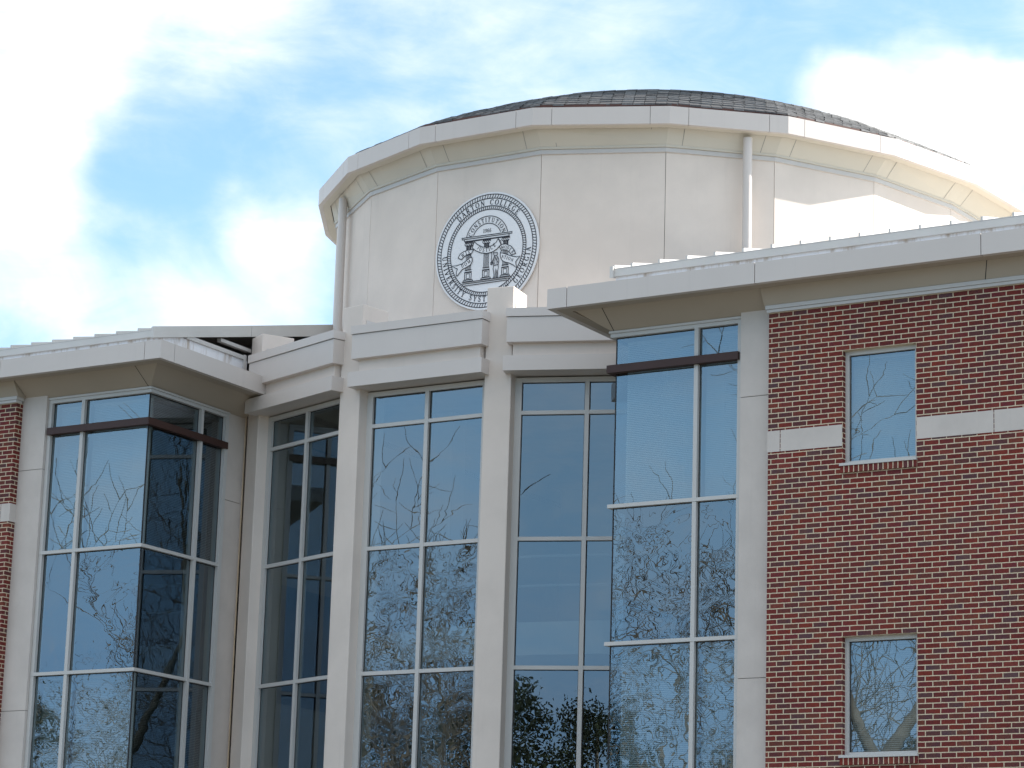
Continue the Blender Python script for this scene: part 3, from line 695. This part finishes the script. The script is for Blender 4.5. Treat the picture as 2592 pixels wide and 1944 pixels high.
for ch, x, y, a in (('M',.295,.018,5),('O',.352,.012,-8),('D',.40,-.008,-25),('E',.444,-.04,-38),('R',.487,-.083,-50),('A',.305,-.135,-10),('T',.352,-.152,-16),('I',.388,-.168,-20),('O',.43,-.185,-22),('N',.482,-.212,-24)): letter(em, ch, x, y, .052, rad(a))
for ln, wd in (([(.133,-.055),(.207,-.058),(.204,-.097),(.149,-.103),(.133,-.055)], .011), ([(.143,-.141),(.108,-.209),(.139,-.226)], .010), ([(.164,-.111),(.189,-.167),(.228,-.23)], .010),
  ([(.102,-.035),(.099,-.155),(.107,-.248)], .011), ([(.086,-.206),(.123,-.211),(.12,-.243),(.09,-.239),(.086,-.206)], .010), ([(.15,-.26),(.226,-.255)], .012), ([(.165,-.12),(.165,-.24)], .008), ([(.205,-.13),(.2,-.24)], .008),
  ([(.154,-.103),(.143,-.148),(.133,-.192),(.147,-.253),(.137,-.31),(.152,-.371),(.157,-.437),(.143,-.461),(.177,-.463),(.181,-.375),(.187,-.317),(.204,-.377),(.202,-.462),(.226,-.465),(.218,-.366),(.231,-.315),(.228,-.237),(.237,-.199),(.225,-.145),(.199,-.116),(.201,-.096)], .011),
  ([(-.436,-.469),(.48,-.472)], LW), ([(-.427,-.494),(.437,-.497)], LW), ([(-.396,-.529),(.401,-.525)], LW)): rib(em, ln, wd)
em.build('emblem', M['ink'], seal)

# ------------------------------------------------------------------ trees across the lawn: the glass mirrors them
def bare_tree(x, y, h, seed, label, fork=0.25, tr=.26, twin=False):
    r = random.Random(seed); root = thing('bare_tree', (x, y, 0), label, 'tree', 'leafless trees mirrored in the glass')
    tk, tw = MB(), MB()
    def grow(p, d, L, rad_, lev):
        pts = [p]; rs = [rad_]; n_ = 4 if lev < 3 else 3; rad_ = max(rad_, .0125)
        for i in range(n_):
            d = (d + Vector((r.uniform(-1,1), r.uniform(-1,1), r.uniform(-.5,.9)))*(.13 + .05*lev)).normalized()
            p = p + d*L/n_; pts.append(p); rs.append(rad_*(1-.5*(i+1)/n_))
        (tk if lev < 2 else tw).tube(pts, rs, 8 if lev < 2 else (5 if lev < 4 else 3))
        if lev >= 6: return
        nk = (r.choice((2, 3, 3)) if lev < 4 else 2) if lev else (2 if twin else 3)
        for k2 in range(nk):
            ax = d.orthogonal().normalized(); ax.rotate(Matrix.Rotation(2*math.pi*(k2+r.random()*.7)/nk, 3, d))
            nd = (d*math.cos(rad(r.uniform(18, 46))) + ax*math.sin(rad(r.uniform(25, 55)))); nd.z += .12; nd.normalize()
            if twin and lev == 0: nd = Vector((.915*(1, -1)[k2]*.42, -.41*(1, -1)[k2]*.42, .9)).normalized()
            grow(p, nd, L*(r.uniform(.48, .58) if twin and lev == 0 else r.uniform(.66, .86)), max(.0125, rs[-1]*r.uniform(.72, .95)), lev+1)
        if lev > 1:
            for k2 in range(2):
                i = r.randint(1, n_-1); ax = d.orthogonal().normalized(); ax.rotate(Matrix.Rotation(r.random()*6.28, 3, d))
                grow(pts[i], (d*.5+ax).normalized(), L*r.uniform(.4, .6), rs[i]*.5, max(lev+2, 4))
    grow(Vector((x, y, -.1)), Vector((r.uniform(-.05,.05), r.uniform(-.05,.05), 1)), h*fork, tr, 0)
    tk.build('trunk', M['bark'], root, smooth=True); tw.build('crown', M['bark'], root)
bare_tree(-11.0, -23.6, 17.0, 11, 'thick trunked leafless tree with a wide fork, mirrored in the lower small brick window', .46, .40, True)
bare_tree(-17.9, -28.0, 19.0, 12, 'tall leafless tree mirrored in the right corner bay')
bare_tree(-14.3, -33.5, 17.5, 18, 'leafless tree behind the wide forked one, mirrored in the upper small brick window')
bare_tree(-20.0, -33.0, 20.0, 13, 'leafless tree standing behind the one mirrored in the right corner bay')
bare_tree(-24.0, -24.5, 15.5, 14, 'broad leafless tree mirrored in the middle rotunda window', .30, .34)
bare_tree(-28.3, -30.0, 17.0, 21, 'leafless tree right behind the broad one mirrored in the middle rotunda window')
bare_tree(-26.6, -33.0, 17.5, 22, 'rear leafless tree of the group mirrored in the middle rotunda window')
bare_tree(-32.5, -31.0, 15.5, 15, 'leafless tree west of the broad one mirrored in the rotunda window')
bare_tree(-36.3, -29.5, 13.5, 16, 'leafless tree mirrored in the left corner bay')
def evergreen(x, y, h, rw, seed, label):
    r = random.Random(seed); root = thing('evergreen_tree', (x, y, 0), label, 'tree', 'dark evergreens mirrored low in the glass')
    MB().tube([(x,y,0),(x+.1,y,h*.5),(x,y+.1,h*.9)], [.25,.16,.05], 7).build('trunk', M['bark'], root)
    cr = MB(); cl = []
    for i in range(70):
        t_ = r.random()**.9; rr = rw*math.sqrt(max(.06, 1-t_*t_))*r.uniform(.15, 1); a = r.random()*6.28
        cl.append((x+rr*math.cos(a), y+rr*math.sin(a), h*(.10+.84*t_), r.uniform(.6, 1.15)))
    for cx, cy, cz, s_ in cl:
        for j in range(190):
            v = Vector((r.gauss(0,1), r.gauss(0,1), r.gauss(0,.7))).normalized()*s_*r.random()**.4; c_ = Vector((cx,cy,cz))+v
            u = Vector((r.gauss(0,1), r.gauss(0,1), r.gauss(0,1))).normalized(); w_ = u.orthogonal().normalized(); q_ = .085
            cr.quad(c_-u*q_, c_+w_*q_*.5, c_+u*q_, c_-w_*q_*.5)
    cr.build('crown', M['needles'], root)
rr = random.Random(5)
EG = [(-54,-46,15,'tall rounded'),(-49,-49,14,'low rounded'),(-44.5,-51,16.5,'broad'),(-41.5,-53,15.8,'upright'),(-38.5,-52,16,'wide spreading'),(-34,-54,15,'narrow'),(-29,-55,13,'short'),(-23,-57,13.5,'ragged'),(-16,-58,14,'loose'),(-9,-60,15,'squat'),(-3.5,-61,16.0,'pointed'),(.5,-62,18.0,'tallest'),(3.6,-60,16.2,'small'),(7,-61,15.6,'dense'),(11,-59,14.8,'thin'),(16,-58,14.5,'ragged topped')]
for i, (x, y, h, adj) in enumerate(EG):
    evergreen(x, y, h*.93, rr.uniform(3.0, 4.2), 40+i, adj + ' dark evergreen across the lawn, ' + ('first from the west' if i == 0 else 'last to the east' if i == len(EG)-1 else 'between the ' + EG[i-1][3] + ' and ' + EG[i+1][3] + ' ones'))
for o in bpy.data.objects:
    if '_base' in o: del o['_base']
